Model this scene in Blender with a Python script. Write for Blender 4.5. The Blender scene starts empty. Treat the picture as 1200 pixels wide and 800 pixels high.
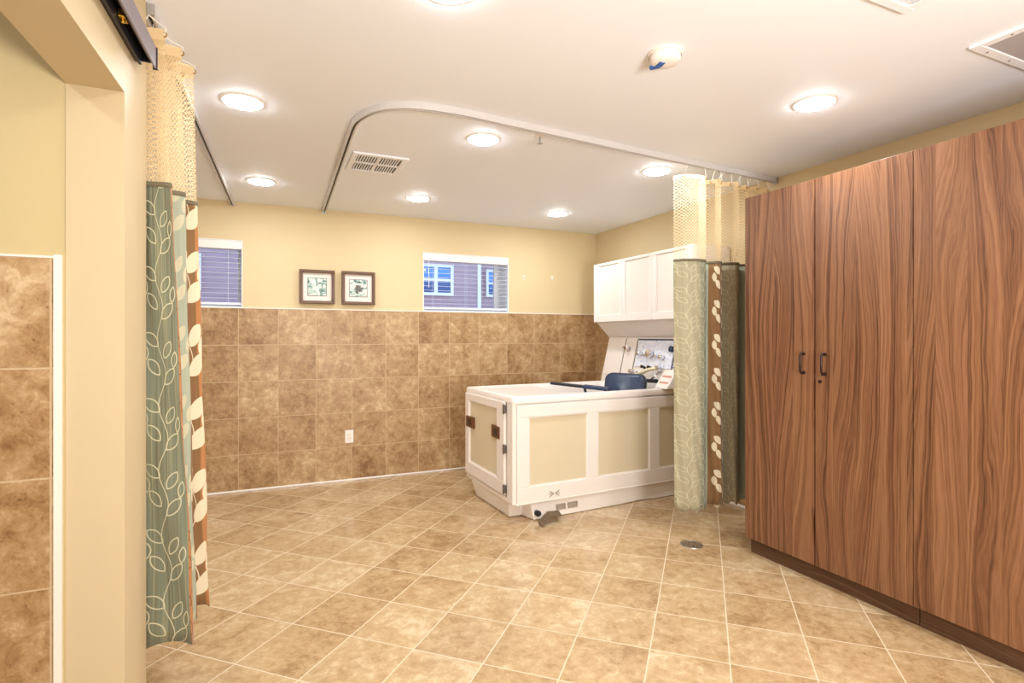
import bpy, bmesh, math, random
from math import sin, cos, tan, atan, pi, radians, hypot
from mathutils import Vector, Matrix
random.seed(7)
SC = bpy.context.scene
COL = SC.collection

# ------------------------------------------------------------------ camera, world, exposure
F_PX, YAW, HOR, HC = 643.67, 0.4219, 394.4, 1.3055
cam_d = bpy.data.cameras.new('camera')
cam_d.sensor_width = 36.0
cam_d.lens = F_PX / 1200 * 36.0
cam_d.shift_y = -(400 - HOR) / 1200
cam_d.clip_start = 0.02
cam = bpy.data.objects.new('camera', cam_d)
COL.objects.link(cam)
cam.location = (0, 0, HC)
cam.rotation_euler = (pi / 2, 0, -YAW)
SC.camera = cam

LAMP_E = 94.0          # ceiling lamp emission
LAMP_C = (0.91, 0.96, 1.0)
CEIL_FILL_W = 84.0
SKY_S = 1.8
SKY_C = (0.50, 0.70, 1.0)
# soft fill light added behind the camera, aimed up to brighten the ceiling
bl = bpy.data.lights.new('added_ceiling_fill', 'AREA'); bl.shape = 'DISK'; bl.size = 0.9; bl.energy = CEIL_FILL_W; bl.color = (1.0, 0.985, 0.96)
blo = bpy.data.objects.new('added_ceiling_fill', bl); COL.objects.link(blo); blo.location = (0.9, -1.2, 1.15)
blo.rotation_euler = (Vector((0.25, 0.80, 0.62))).to_track_quat('-Z', 'Y').to_euler()
world = bpy.data.worlds.new('sky')
SC.world = world
world.use_nodes = True
world.node_tree.nodes['Background'].inputs[0].default_value = (*SKY_C, 1)
world.node_tree.nodes['Background'].inputs[1].default_value = SKY_S
SC.view_settings.view_transform = 'Standard'
SC.view_settings.look = 'None'
SC.view_settings.gamma = 1.0
SC.view_settings.use_curve_mapping = False
SC.view_settings.exposure = 0.56

# ------------------------------------------------------------------ materials
def s2l(c):
    return tuple(((v / 255) / 12.92 if v / 255 <= 0.04045 else ((v / 255 + 0.055) / 1.055) ** 2.4) for v in c)

class NT:
    """tiny expression helper around a node tree"""
    def __init__(s, name):
        s.m = bpy.data.materials.new(name); s.m.use_nodes = True
        s.t = s.m.node_tree; s.b = s.t.nodes['Principled BSDF']
        s.out = s.t.nodes['Material Output']
    def n(s, typ, **kw):
        nd = s.t.nodes.new(typ)
        for k, v in kw.items(): setattr(nd, k, v)
        return nd
    def link(s, a, b): s.t.links.new(a, b)
    def put(s, sock, v):
        if isinstance(v, (int, float)): sock.default_value = v
        elif isinstance(v, (tuple, list)):
            sock.default_value = tuple(v) if len(sock.default_value) == len(v) else (*v, 1)
        else: s.link(v, sock)
    def M(s, op, a, b=None, c=None):
        nd = s.n('ShaderNodeMath', operation=op)
        s.put(nd.inputs[0], a)
        if b is not None: s.put(nd.inputs[1], b)
        if c is not None: s.put(nd.inputs[2], c)
        return nd.outputs[0]
    def mix(s, f, a, b):
        nd = s.n('ShaderNodeMix', data_type='RGBA')
        s.put(nd.inputs[0], f); s.put(nd.inputs[6], a); s.put(nd.inputs[7], b)
        return nd.outputs[2]
    def noise(s, vec, scale, detail=4, rough=0.55, dist=0.0):
        nd = s.n('ShaderNodeTexNoise'); s.put(nd.inputs['Vector'], vec)
        nd.inputs['Scale'].default_value = scale; nd.inputs['Detail'].default_value = detail
        nd.inputs['Roughness'].default_value = rough; nd.inputs['Distortion'].default_value = dist
        return nd.outputs['Fac'], nd.outputs['Color']
    def xyz(s, v):
        nd = s.n('ShaderNodeSeparateXYZ'); s.put(nd.inputs[0], v); return nd.outputs
    def comb(s, x, y, z=0.0):
        nd = s.n('ShaderNodeCombineXYZ')
        for i, v in enumerate((x, y, z)): s.put(nd.inputs[i], v)
        return nd.outputs[0]
    def ramp(s, f, stops):
        nd = s.n('ShaderNodeValToRGB'); s.put(nd.inputs[0], f)
        r = nd.color_ramp
        while len(r.elements) < len(stops): r.elements.new(0.5)
        for e, (p, c) in zip(r.elements, stops): e.position = p; e.color = (*c, 1)
        return nd.outputs[0]
    def smooth(s, v, lo, hi):
        nd = s.n('ShaderNodeMapRange'); nd.interpolation_type = 'SMOOTHSTEP'
        s.put(nd.inputs[0], v); s.put(nd.inputs[1], lo); s.put(nd.inputs[2], hi)
        return nd.outputs[0]
    def coord(s, which='Object'):
        return s.n('ShaderNodeTexCoord').outputs[which]
    def pos(s):
        return s.n('ShaderNodeNewGeometry').outputs['Position']
    def bump(s, h, strength=0.2, dist=0.01):
        nd = s.n('ShaderNodeBump'); nd.inputs['Strength'].default_value = strength
        nd.inputs['Distance'].default_value = dist
        s.put(nd.inputs['Height'], h); s.link(nd.outputs[0], s.b.inputs['Normal'])
    def base(s, c): s.put(s.b.inputs['Base Color'], c)
    def set(s, **kw):
        for k, v in kw.items(): s.put(s.b.inputs[k.replace('_', ' ')], v)

def plain(name, rgb, rough=0.5, metal=0.0, var=0.03, scale=9.0, bump=0.0, spec=None):
    t = NT(name); c = s2l(rgb)
    f, _ = t.noise(t.coord(), scale, 3)
    t.base(t.mix(f, tuple(v * (1 - var) for v in c), tuple(min(1, v * (1 + var)) for v in c)))
    t.set(Roughness=rough, Metallic=metal)
    if spec is not None: t.b.inputs['Specular IOR Level'].default_value = spec
    if bump: t.bump(f, bump, 0.002)
    return t.m

def paint(name, rgb, rough=0.55):
    t = NT(name); c = s2l(rgb)
    f, _ = t.noise(t.pos(), 1.3, 2)
    t.base(t.mix(f, tuple(v * 0.98 for v in c), tuple(min(1, v * 1.02) for v in c)))
    t.set(Roughness=rough); t.b.inputs['Specular IOR Level'].default_value = 0.3
    g, _ = t.noise(t.pos(), 260, 2); t.bump(g, 0.05, 0.001)
    return t.m

def tile_mat(name, axis_u, pu, phu, axis_v, pv, phv, grout_w, cols, grout, rough, bumpy=0.25, dots=0.5, rv=0.07):
    """rectangular tiles; u = dot(position, axis_u)"""
    t = NT(name); P = t.pos()
    def dot(ax):
        nd = t.n('ShaderNodeVectorMath', operation='DOT_PRODUCT'); t.put(nd.inputs[0], P)
        nd.inputs[1].default_value = ax; return nd.outputs['Value']
    u = t.M('DIVIDE', t.M('SUBTRACT', dot(axis_u), phu), pu)
    v = t.M('DIVIDE', t.M('SUBTRACT', dot(axis_v), phv), pv)
    iu, iv = t.M('FLOOR', u), t.M('FLOOR', v)
    fu, fv = t.M('FRACT', u), t.M('FRACT', v)
    eu = t.M('MULTIPLY', t.M('MINIMUM', fu, t.M('SUBTRACT', 1.0, fu)), pu)
    ev = t.M('MULTIPLY', t.M('MINIMUM', fv, t.M('SUBTRACT', 1.0, fv)), pv)
    e = t.M('MINIMUM', eu, ev)
    w, _ = t.noise(P, 60, 2)
    e = t.M('ADD', e, t.M('MULTIPLY', t.M('SUBTRACT', w, 0.5), 0.002))
    mask = t.smooth(e, grout_w * 0.35, grout_w * 0.75)          # 0 grout, 1 tile
    wn = t.n('ShaderNodeTexWhiteNoise', noise_dimensions='2D'); t.put(wn.inputs['Vector'], t.comb(iu, iv))
    rnd = wn.outputs['Value']; rc = wn.outputs['Color']
    off = t.n('ShaderNodeVectorMath', operation='MULTIPLY_ADD'); t.put(off.inputs[0], rc)
    off.inputs[1].default_value = (37, 41, 29); t.put(off.inputs[2], P)
    V = off.outputs[0]
    a, _ = t.noise(V, 4.5, 8, 0.68, 0.25)
    b, _ = t.noise(V, 20.0, 8, 0.78, 0.4)
    c, _ = t.noise(V, 90.0, 3, 0.6)
    vn, _ = t.noise(V, 8.0, 5, 0.62, 0.9)
    vein = t.smooth(t.M('ABSOLUTE', t.M('SUBTRACT', vn, 0.5)), 0.022, 0.0)
    gate = t.smooth(b, 0.46, 0.60)
    f = t.M('ADD', t.M('MULTIPLY', a, 0.46), t.M('MULTIPLY', b, 0.54))
    f = t.M('ADD', f, t.M('MULTIPLY', t.M('MULTIPLY', vein, gate), 0.045))
    f = t.M('ADD', f, t.M('MULTIPLY', t.M('SUBTRACT', rnd, 0.5), rv))
    colr = t.ramp(f, [(0.36, s2l(cols[0])), (0.47, s2l(cols[1])), (0.55, s2l(cols[2])), (0.66, s2l(cols[3]))])
    dk = t.M('MULTIPLY', t.smooth(c, 0.58, 0.70), t.M('MULTIPLY', t.smooth(b, 0.55, 0.35), dots))
    colr = t.mix(dk, colr, tuple(x * 0.55 for x in s2l(cols[0])))
    t.base(t.mix(mask, s2l(grout), colr))
    r = t.M('ADD', rough, t.M('MULTIPLY', t.M('SUBTRACT', b, 0.5), 0.25))
    t.put(t.b.inputs['Roughness'], t.M('ADD', t.M('MULTIPLY', r, mask), t.M('MULTIPLY', t.M('SUBTRACT', 1.0, mask), 0.85)))
    h = t.M('ADD', t.M('MULTIPLY', mask, 1.0), t.M('MULTIPLY', b, 0.25))
    t.bump(h, bumpy, 0.003)
    return t.m

TH = radians(43.394)
FLOOR_M = tile_mat('floor_tile', (cos(TH), -sin(TH), 0), 0.311, 0.1000, (sin(TH), cos(TH), 0), 0.327, 3.340, 0.0046,
                   [(148, 116, 80), (180, 149, 109), (192, 164, 126), (214, 192, 158)], (206, 188, 160), 0.16, 0.12, 0.3, 0.11)
WT_COLS = [(124, 86, 50), (162, 126, 84), (180, 147, 105), (210, 182, 142)]
WALLT_M = tile_mat('wall_tile', (1, 0, 0), 0.3085, 0.101, (0, 0, 1), 0.309, 0.0, 0.0045, WT_COLS, (196, 170, 134), 0.42)
WALLR_M = tile_mat('side_wall_tile', (0, 1, 0), 0.3085, 5.168, (0, 0, 1), 0.309, 0.0, 0.0045, WT_COLS, (196, 170, 134), 0.42)
PAINT = paint('cream_paint', (214, 193, 152))
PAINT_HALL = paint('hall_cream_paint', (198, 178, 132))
JAMB = paint('jamb_paint', (202, 182, 146))
CEIL = paint('ceiling_paint', (240, 243, 250))
WHITE = plain('white_gloss', (240, 232, 226), 0.3)
TRIMW = plain('white_trim', (236, 226, 214), 0.45)
TUBW = plain('bath_white', (238, 228, 220), 0.28, var=0.015)
PANELC = plain('panel_cream', (217, 202, 172), 0.35, var=0.012)
CABP = plain('cabinet_panel', (236, 226, 216), 0.35)
ALU = plain('aluminium', (190, 190, 192), 0.3, 0.9)
DARKM = plain('dark_slot', (40, 38, 42), 0.5)
CHROME = plain('chrome', (225, 225, 230), 0.08, 1.0)
BLACKP = plain('black_plastic', (26, 28, 36), 0.35)
NAVY = plain('navy_vinyl', (40, 56, 84), 0.25, var=0.15, scale=5, bump=0.3)
BRONZE = plain('dark_bronze', (52, 38, 34), 0.35, 0.6)
HINGE = plain('dark_hinge', (110, 100, 96), 0.35, 0.6)
BROWN = plain('brown_latch', (112, 68, 36), 0.3, 0.3, var=0.2, scale=40)
GOLD = plain('brass', (205, 165, 70), 0.25, 0.9)
FASCIA = plain('grey_metal_fascia', (140, 132, 142), 0.4, 0.5)
PEDAL = plain('pedal_rubber', (112, 92, 70), 0.8, var=0.45, scale=120)
HANDC = plain('cream_plastic', (226, 216, 178), 0.35)
MAT_B = plain('picture_mat', (234, 222, 212), 0.8)
FRAME_B = plain('frame_wood', (92, 56, 30), 0.35, var=0.25, scale=30)
GREYP = plain('grey_mark', (120, 112, 106), 0.6)
PINKM = plain('pink_mark', (206, 150, 130), 0.6)
BLUEM = plain('blue_mark', (40, 90, 170), 0.5)
SLATM = plain('blind_slat', (225, 228, 236), 0.5)
VINYL = plain('window_vinyl', (242, 246, 252), 0.4)
VENTW = plain('vent_white', (240, 241, 246), 0.45)
PANELG = plain('grey_panel', (176, 170, 172), 0.55)
HOOKM = plain('hook_plastic', (235, 232, 226), 0.3)
DRAINM = plain('drain_metal', (120, 104, 86), 0.4, 0.7)
OUTGND = plain('outside_ground', (90, 100, 80), 0.9, var=0.2)

def emis(name, c, e):
    t = NT(name)
    em = t.n('ShaderNodeEmission'); em.inputs[0].default_value = (*c, 1); em.inputs[1].default_value = e
    t.link(em.outputs[0], t.out.inputs[0]); return t.m
LAMP = emis('lamp_diffuser', LAMP_C, LAMP_E)

def glass_mat():
    t = NT('window_glass')
    tr = t.n('ShaderNodeBsdfTransparent'); tr.inputs[0].default_value = (0.93, 0.96, 0.98, 1)
    gl = t.n('ShaderNodeBsdfGlossy'); gl.inputs['Roughness'].default_value = 0.02
    fr = t.n('ShaderNodeFresnel'); fr.inputs[0].default_value = 1.45
    mx = t.n('ShaderNodeMixShader')
    t.link(fr.outputs[0], mx.inputs[0]); t.link(tr.outputs[0], mx.inputs[1]); t.link(gl.outputs[0], mx.inputs[2])
    t.link(mx.outputs[0], t.out.inputs[0]); return t.m
GLASS = glass_mat()

def clear_panel():
    t = NT('glossy_blue_white_panel')
    f, _ = t.noise(t.coord(), 26, 5, 0.7, 2.0)
    t.base(t.ramp(f, [(0.33, s2l((150, 168, 220))), (0.42, s2l((226, 230, 246))), (0.62, s2l((244, 244, 250)))]))
    t.set(Roughness=0.12); return t.m
SPLASH = clear_panel()

def outside_glass():
    t = NT('neighbour_glass')
    _, = (0,)
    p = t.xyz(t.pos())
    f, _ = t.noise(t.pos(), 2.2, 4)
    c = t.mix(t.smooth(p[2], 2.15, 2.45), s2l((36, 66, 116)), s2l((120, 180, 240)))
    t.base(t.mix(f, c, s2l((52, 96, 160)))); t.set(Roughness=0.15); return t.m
OGLASS = outside_glass()

def siding():
    t = NT('lap_siding')
    z = t.xyz(t.pos())[2]
    fz = t.M('FRACT', t.M('DIVIDE', z, 0.105))
    f, _ = t.noise(t.pos(), 5, 3)
    c = t.mix(f, s2l((176, 140, 146)), s2l((194, 158, 164)))
    t.base(t.mix(t.smooth(fz, 0.93, 1.0), c, s2l((112, 88, 100))))
    t.set(Roughness=0.7); t.bump(fz, 0.6, 0.02); return t.m
SIDING = siding()

def wood(name, seed, dark=1.0, horizontal=False):
    t = NT(name)
    v = t.pos(); x, y, z = t.xyz(v)
    if horizontal: gr, al = z, y
    else: gr, al = y, z
    # plank-wise variation of the laminate print
    pl = t.M('FLOOR', t.M('DIVIDE', gr, 0.118))
    wn = t.n('ShaderNodeTexWhiteNoise', noise_dimensions='1D'); t.put(wn.inputs['W'], t.M('ADD', pl, seed))
    r = wn.outputs['Value']
    wob, _ = t.noise(t.comb(t.M('MULTIPLY', gr, 3.0), t.M('MULTIPLY', al, 0.55), t.M('MULTIPLY', r, 17.0)), 1.0, 1, 0.4)
    wob2, _ = t.noise(t.comb(t.M('MULTIPLY', gr, 16.0), t.M('MULTIPLY', al, 3.0), t.M('ADD', seed * 3.1, 1.0)), 1.0, 2, 0.5)
    g = t.M('ADD', t.M('MULTIPLY', gr, 13.0), t.M('ADD', t.M('MULTIPLY', wob, 4.6), t.M('MULTIPLY', wob2, 0.42)))
    ring = t.noise(t.comb(t.M('MULTIPLY', g, 2.6), t.M('MULTIPLY', al, 0.10), t.M('MULTIPLY', r, 3.0)), 1.0, 2, 0.5)[0]
    ring2 = t.noise(t.comb(t.M('MULTIPLY', g, 10.0), t.M('MULTIPLY', al, 0.5), 3.0), 1.0, 3, 0.6)[0]
    fine = t.noise(t.comb(t.M('MULTIPLY', gr, 420.0), t.M('MULTIPLY', al, 7.0), 0.0), 1.0, 2, 0.6)[0]
    f = t.M('ADD', t.M('MULTIPLY', ring, 0.36), t.M('ADD', t.M('MULTIPLY', ring2, 0.42), t.M('MULTIPLY', fine, 0.22)))
    f = t.M('ADD', f, t.M('MULTIPLY', t.M('SUBTRACT', r, 0.5), 0.03))
    k = dark
    cs = [(56, 32, 20), (98, 62, 40), (124, 84, 57), (146, 104, 74)]
    cs = [s2l(tuple(q * k for q in c)) for c in cs]
    t.base(t.ramp(f, [(0.37, cs[0]), (0.44, cs[1]), (0.51, cs[2]), (0.62, cs[3])]))
    t.set(Roughness=0.34); t.b.inputs['Specular IOR Level'].default_value = 0.4
    t.bump(f, 0.08, 0.001)
    return t.m
WOOD = wood('walnut_laminate', 2.0)
WOODP = wood('walnut_plinth', 9.0, 0.72, True)

# curtain cloth: stripes of sage, brown and teal with leaf vines
def curtain_cloth(name, base, twin, bei, grow):
    t = NT(name)
    uv = t.xyz(t.coord('UV')); u, v = uv[0], uv[1]
    PER = 0.60
    s = t.M('MULTIPLY', t.M('FRACT', t.M('DIVIDE', u, PER)), PER)
    # bands: A [0,.20) sage outline, B [.20,.245) narrow brown, C [.245,.40) teal solid, D [.40,.60) brown solid large
    inB = t.M('MULTIPLY', t.M('GREATER_THAN', s, 0.20), t.M('LESS_THAN', s, 0.245))
    inC = t.M('MULTIPLY', t.M('GREATER_THAN', s, 0.245), t.M('LESS_THAN', s, 0.40))
    inD = t.M('GREATER_THAN', s, 0.40)
    inA = t.M('LESS_THAN', s, 0.20)
    half = t.M('MULTIPLY', t.M('MULTIPLY', inA, t.M('GREATER_THAN', s, 0.10)), twin)
    cen = t.M('ADD', t.M('MULTIPLY', inA, t.M('ADD', 0.05 if twin else 0.115, t.M('MULTIPLY', half, 0.10))),
              t.M('ADD', t.M('MULTIPLY', inB, 0.223), t.M('ADD', t.M('MULTIPLY', inC, 0.3225), t.M('MULTIPLY', inD, 0.50))))
    scl = t.M('ADD', base, t.M('ADD', t.M('MULTIPLY', inD, 0.24), t.M('MULTIPLY', inC, 0.12)))
    x = t.M('DIVIDE', t.M('SUBTRACT', s, cen), scl)
    P = 0.25
    vv = t.M('ADD', t.M('DIVIDE', v, scl), t.M('ADD', t.M('MULTIPLY', inC, 0.11), t.M('MULTIPLY', half, 0.13)))
    y = t.M('MULTIPLY', t.M('FRACT', t.M('DIVIDE', vv, P)), P)
    def leaf(cx, cy, deg, L, W):
        cx -= 0.0; W = W * 1.12
        c, sn = cos(radians(deg)), sin(radians(deg))
        dx, dy = t.M('SUBTRACT', x, cx), t.M('SUBTRACT', y, cy)
        a = t.M('ADD', t.M('MULTIPLY', dx, c), t.M('MULTIPLY', dy, sn))       # along
        b = t.M('SUBTRACT', t.M('MULTIPLY', dy, c), t.M('MULTIPLY', dx, sn))  # across
        R = (L * L + W * W) / (2 * W)
        q = t.M('ADD', t.M('ABSOLUTE', b), R - W)
        d = t.M('SQRT', t.M('ADD', t.M('MULTIPLY', q, q), t.M('MULTIPLY', a, a)))
        return t.M('SUBTRACT', d, R)
    lv = [leaf(0.040, 0.048, 48, 0.040, 0.018), leaf(-0.036, 0.085, 128, 0.038, 0.017),
          leaf(0.034, 0.150, 58, 0.036, 0.016), leaf(-0.044, 0.190, 140, 0.038, 0.018),
          leaf(0.070, 0.112, 80, 0.030, 0.012), leaf(-0.074, 0.140, 95, 0.030, 0.012)]
    d = lv[0]
    for q in lv[1:]: d = t.M('MINIMUM', d, q)
    stem = t.M('SUBTRACT', t.M('ABSOLUTE', t.M('SUBTRACT', x, t.M('MULTIPLY', 0.018, t.M('SINE', t.M('MULTIPLY', y, 2 * pi / P))))), 0.0015)
    outline = t.M('SUBTRACT', t.M('ABSOLUTE', d), 0.0020)
    solid = t.M('SUBTRACT', d, t.M('MULTIPLY', inD, grow))
    isS = t.M('MINIMUM', 1.0, t.M('ADD', inC, inD))
    sh = t.M('ADD', t.M('MULTIPLY', isS, solid), t.M('MULTIPLY', t.M('SUBTRACT', 1.0, isS), outline))
    sh = t.M('MINIMUM', sh, stem)
    pat = t.smooth(sh, 0.0010, -0.0006)
    strp = t.noise(t.comb(t.M('MULTIPLY', u, 170.0), t.M('MULTIPLY', v, 1.5)), 1.0, 2)[0]
    big = t.noise(t.comb(t.M('MULTIPLY', u, 16.0), t.M('MULTIPLY', v, 1.0)), 1.0, 2)[0]
    sage0 = t.ramp(t.M('ADD', t.M('MULTIPLY', strp, 0.6), t.M('MULTIPLY', big, 0.4)),
                  [(0.34, s2l((88, 84, 64))), (0.44, s2l((112, 110, 86))), (0.52, s2l((112, 120, 104))), (0.64, s2l((150, 142, 104)))])
    beige = t.mix(strp, s2l((150, 140, 112)), s2l((178, 168, 140)))
    sage = t.mix(t.M('MULTIPLY', t.smooth(s, 0.17, 0.08), bei), sage0, beige)
    teal = t.mix(strp, s2l((140, 146, 126)), s2l((172, 176, 154)))
    brn = t.mix(strp, s2l((112, 80, 46)), s2l((138, 102, 64)))
    orn = t.mix(strp, s2l((160, 104, 58)), s2l((178, 124, 78)))
    g = t.mix(inB, sage, orn); g = t.mix(inC, g, teal); g = t.mix(inD, g, t.mix(t.smooth(s, 0.545, 0.55), brn, orn))
    ink = t.mix(inD, s2l((190, 184, 154)), s2l((214, 200, 170)))
    ink = t.mix(inB, ink, s2l((120, 80, 50)))
    t.base(t.mix(pat, g, ink))
    t.set(Roughness=0.7); t.b.inputs['Specular IOR Level'].default_value = 0.25
    t.b.inputs['Sheen Weight'].default_value = 0.15
    t.bump(strp, 0.1, 0.001)
    return t.m
CLOTH_L = curtain_cloth('leaf_vine_cloth', 0.90, 0.0, 0.0, 0.008)
CLOTH_R = curtain_cloth('fine_leaf_vine_cloth', 0.66, 1.0, 0.9, 0.004)

def net_mat():
    t = NT('cream_net')
    uv = t.xyz(t.coord('UV')); u, v = uv[0], uv[1]
    k = pi / 0.0150
    a = t.M('ABSOLUTE', t.M('SINE', t.M('ADD', t.M('MULTIPLY', u, k), t.M('MULTIPLY', v, k * 0.75))))
    b = t.M('ABSOLUTE', t.M('SINE', t.M('SUBTRACT', t.M('MULTIPLY', u, k), t.M('MULTIPLY', v, k * 0.75))))
    hole = t.smooth(t.M('MINIMUM', a, b), 0.26, 0.38)
    band = t.M('GREATER_THAN', v, 2.325)
    hole = t.M('MULTIPLY', hole, t.M('SUBTRACT', 1.0, band))
    hole = t.M('MULTIPLY', hole, 0.95)
    d = t.n('ShaderNodeBsdfDiffuse'); d.inputs[0].default_value = (*s2l((244, 222, 182)), 1)
    tl = t.n('ShaderNodeBsdfTranslucent'); tl.inputs[0].default_value = (*s2l((244, 222, 182)), 1)
    m1 = t.n('ShaderNodeMixShader'); m1.inputs[0].default_value = 0.5
    t.link(d.outputs[0], m1.inputs[1]); t.link(tl.outputs[0], m1.inputs[2])
    tr = t.n('ShaderNodeBsdfTransparent')
    m2 = t.n('ShaderNodeMixShader'); t.put(m2.inputs[0], hole)
    t.link(m1.outputs[0], m2.inputs[1]); t.link(tr.outputs[0], m2.inputs[2])
    t.link(m2.outputs[0], t.out.inputs[0]); return t.m
NET = net_mat()

def picture_mat(name, seed, dark):
    t = NT(name); v = t.coord()
    a = t.noise(v, 11, 4, 0.6, 2.5)
    nd = t.n('ShaderNodeMapping'); nd.inputs['Location'].default_value = (seed, seed * 2, seed)
    t.put(nd.inputs[0], v); f, _ = t.noise(nd.outputs[0], 13, 4, 0.6, 2.2)
    c = t.ramp(f, [(0.34, s2l((40, 48, 46))), (0.43, s2l((104, 140, 134))), (0.50, s2l((176, 196, 186))), (0.56, s2l((232, 226, 212)))])
    L = t.n('ShaderNodeVectorMath', operation='LENGTH'); t.put(L.inputs[0], v)
    ln = t.M('ADD', L.outputs['Value'], t.M('MULTIPLY', t.M('SUBTRACT', f, 0.5), 0.09))
    c = t.mix(t.M('MULTIPLY', t.smooth(ln, 0.050, 0.028), dark), c, s2l((58, 50, 46)))
    t.base(c); t.set(Roughness=0.3); return t.m

# ------------------------------------------------------------------ object helpers
def tagk(o, kind): o['kind'] = kind; return o
def tag(o, label, cat, group=None):
    o['label'] = label; o['category'] = cat
    if group: o['group'] = group
    return o
def empty(name, loc, rz=0.0, label=None, cat=None, group=None):
    o = bpy.data.objects.new(name, None); o.empty_display_size = 0.05
    COL.objects.link(o); o.location = loc; o.rotation_euler = (0, 0, rz)
    if label: tag(o, label, cat, group)
    return o
def world_m(o):
    m = Matrix.Translation(o.location) @ o.rotation_euler.to_matrix().to_4x4()
    return world_m(o.parent) @ m if o.parent else m
def obj(name, bm, mat, parent=None, origin=None, bevel=0.0, smooth=False, segs=2, sub=0, solid=0.0):
    """bm is in world coordinates; origin = world point of the object's own origin"""
    me = bpy.data.meshes.new(name)
    pm = world_m(parent) if parent else Matrix.Identity(4)
    inv = pm.inverted()
    lo = inv @ Vector(origin) if origin is not None else Vector((0, 0, 0))
    if origin is None and parent is None:
        lo = Vector((0, 0, 0))
    bm.transform(Matrix.Translation(-lo) @ inv)
    bmesh.ops.recalc_face_normals(bm, faces=bm.faces)
    if smooth:
        for f in bm.faces: f.smooth = True
    bm.to_mesh(me); bm.free()
    mats = mat if isinstance(mat, (list, tuple)) else [mat]
    for m in mats: me.materials.append(m)
    o = bpy.data.objects.new(name, me); COL.objects.link(o)
    o.parent = parent; o.location = lo
    if solid:
        md = o.modifiers.new('thickness', 'SOLIDIFY'); md.thickness = solid; md.offset = 0
    if bevel:
        md = o.modifiers.new('bevel', 'BEVEL'); md.width = bevel; md.segments = segs; md.limit_method = 'ANGLE'; md.angle_limit = radians(40)
    if sub:
        md = o.modifiers.new('sub', 'SUBSURF'); md.levels = sub; md.render_levels = sub
    if smooth and not sub:
        try:
            me.set_sharp_from_angle(angle=radians(38))
        except Exception: pass
    return o
def BM(): return bmesh.new()
def box(bm, x0, x1, y0, y1, z0, z1, mi=0):
    vs = [bm.verts.new((x, y, z)) for x in (x0, x1) for y in (y0, y1) for z in (z0, z1)]
    for q in ((0, 1, 3, 2), (4, 6, 7, 5), (0, 4, 5, 1), (2, 3, 7, 6), (0, 2, 6, 4), (1, 5, 7, 3)):
        f = bm.faces.new([vs[i] for i in q]); f.material_index = mi
    return vs
def obox(bm, o, ax, ay, az, x0, x1, y0, y1, z0, z1):
    """box in a frame: origin o, axes ax ay az"""
    o, ax, ay, az = Vector(o), Vector(ax), Vector(ay), Vector(az)
    vs = [bm.verts.new(o + ax * x + ay * y + az * z) for x in (x0, x1) for y in (y0, y1) for z in (z0, z1)]
    for q in ((0, 1, 3, 2), (4, 6, 7, 5), (0, 4, 5, 1), (2, 3, 7, 6), (0, 2, 6, 4), (1, 5, 7, 3)):
        bm.faces.new([vs[i] for i in q])
def prism(bm, pts, z0, z1, top=None):
    a = [bm.verts.new((x, y, z0)) for x, y in pts]
    b = [bm.verts.new((x, y, z1)) for x, y in (top or pts)]
    n = len(pts)
    bm.faces.new(a[::-1]); bm.faces.new(b)
    for i in range(n): bm.faces.new([a[i], a[(i + 1) % n], b[(i + 1) % n], b[i]])
def loft(bm, loops, cap0=True, cap1=True, closed=True):
    rows = [[bm.verts.new(p) for p in L] for L in loops]
    n = len(rows[0])
    for r0, r1 in zip(rows, rows[1:]):
        for i in range(n if closed else n - 1):
            j = (i + 1) % n
            bm.faces.new([r0[i], r0[j], r1[j], r1[i]])
    if cap0: bm.faces.new(rows[0][::-1])
    if cap1: bm.faces.new(rows[-1])
def lathe(bm, o, axis, prof, n=28, cap0=True, cap1=True):
    o = Vector(o); w = Vector(axis).normalized()
    u = w.orthogonal().normalized(); v = w.cross(u)
    loops = [[o + w * h + (u * cos(2 * pi * i / n) + v * sin(2 * pi * i / n)) * max(r, 1e-5) for i in range(n)] for r, h in prof]
    loft(bm, loops, cap0, cap1)
def tube(bm, pts, r, n=10, closed=False):
    pts = [Vector(p) for p in pts]; N = len(pts); loops = []
    up = None
    for i, p in enumerate(pts):
        a = pts[(i - 1) % N] if (i or closed) else p
        b = pts[(i + 1) % N] if (i < N - 1 or closed) else p
        t = (b - a).normalized()
        if up is None: up = t.orthogonal().normalized()
        up = (up - t * up.dot(t)).normalized(); s = t.cross(up)
        rr = r[i] if isinstance(r, (list, tuple)) else r
        loops.append([p + (up * cos(2 * pi * k / n) + s * sin(2 * pi * k / n)) * rr for k in range(n)])
    if closed: loops.append(loops[0])
    if closed:
        rows = [[bm.verts.new(q) for q in L] for L in loops[:-1]]
        for i in range(N):
            r0, r1 = rows[i], rows[(i + 1) % N]
            for k in range(n): bm.faces.new([r0[k], r0[(k + 1) % n], r1[(k + 1) % n], r1[k]])
    else: loft(bm, loops)
def ring(bm, o, axis, R, r, n=16, m=6):
    o = Vector(o); w = Vector(axis).normalized(); u = w.orthogonal().normalized(); v = w.cross(u)
    tube(bm, [o + (u * cos(2 * pi * i / n) + v * sin(2 * pi * i / n)) * R for i in range(n)], r, m, True)
def catmull(P, k):
    out = []; n = len(P)
    for i in range(n - 1):
        p0, p1, p2, p3 = P[max(i - 1, 0)], P[i], P[i + 1], P[min(i + 2, n - 1)]
        for j in range(k):
            t = j / k
            out.append(tuple(0.5 * ((2 * b) + (-a + c) * t + (2 * a - 5 * b + 4 * c - d) * t * t + (-a + 3 * b - 3 * c + d) * t ** 3)
                             for a, b, c, d in zip(p0, p1, p2, p3)))
    out.append(tuple(P[-1])); return out

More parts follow.
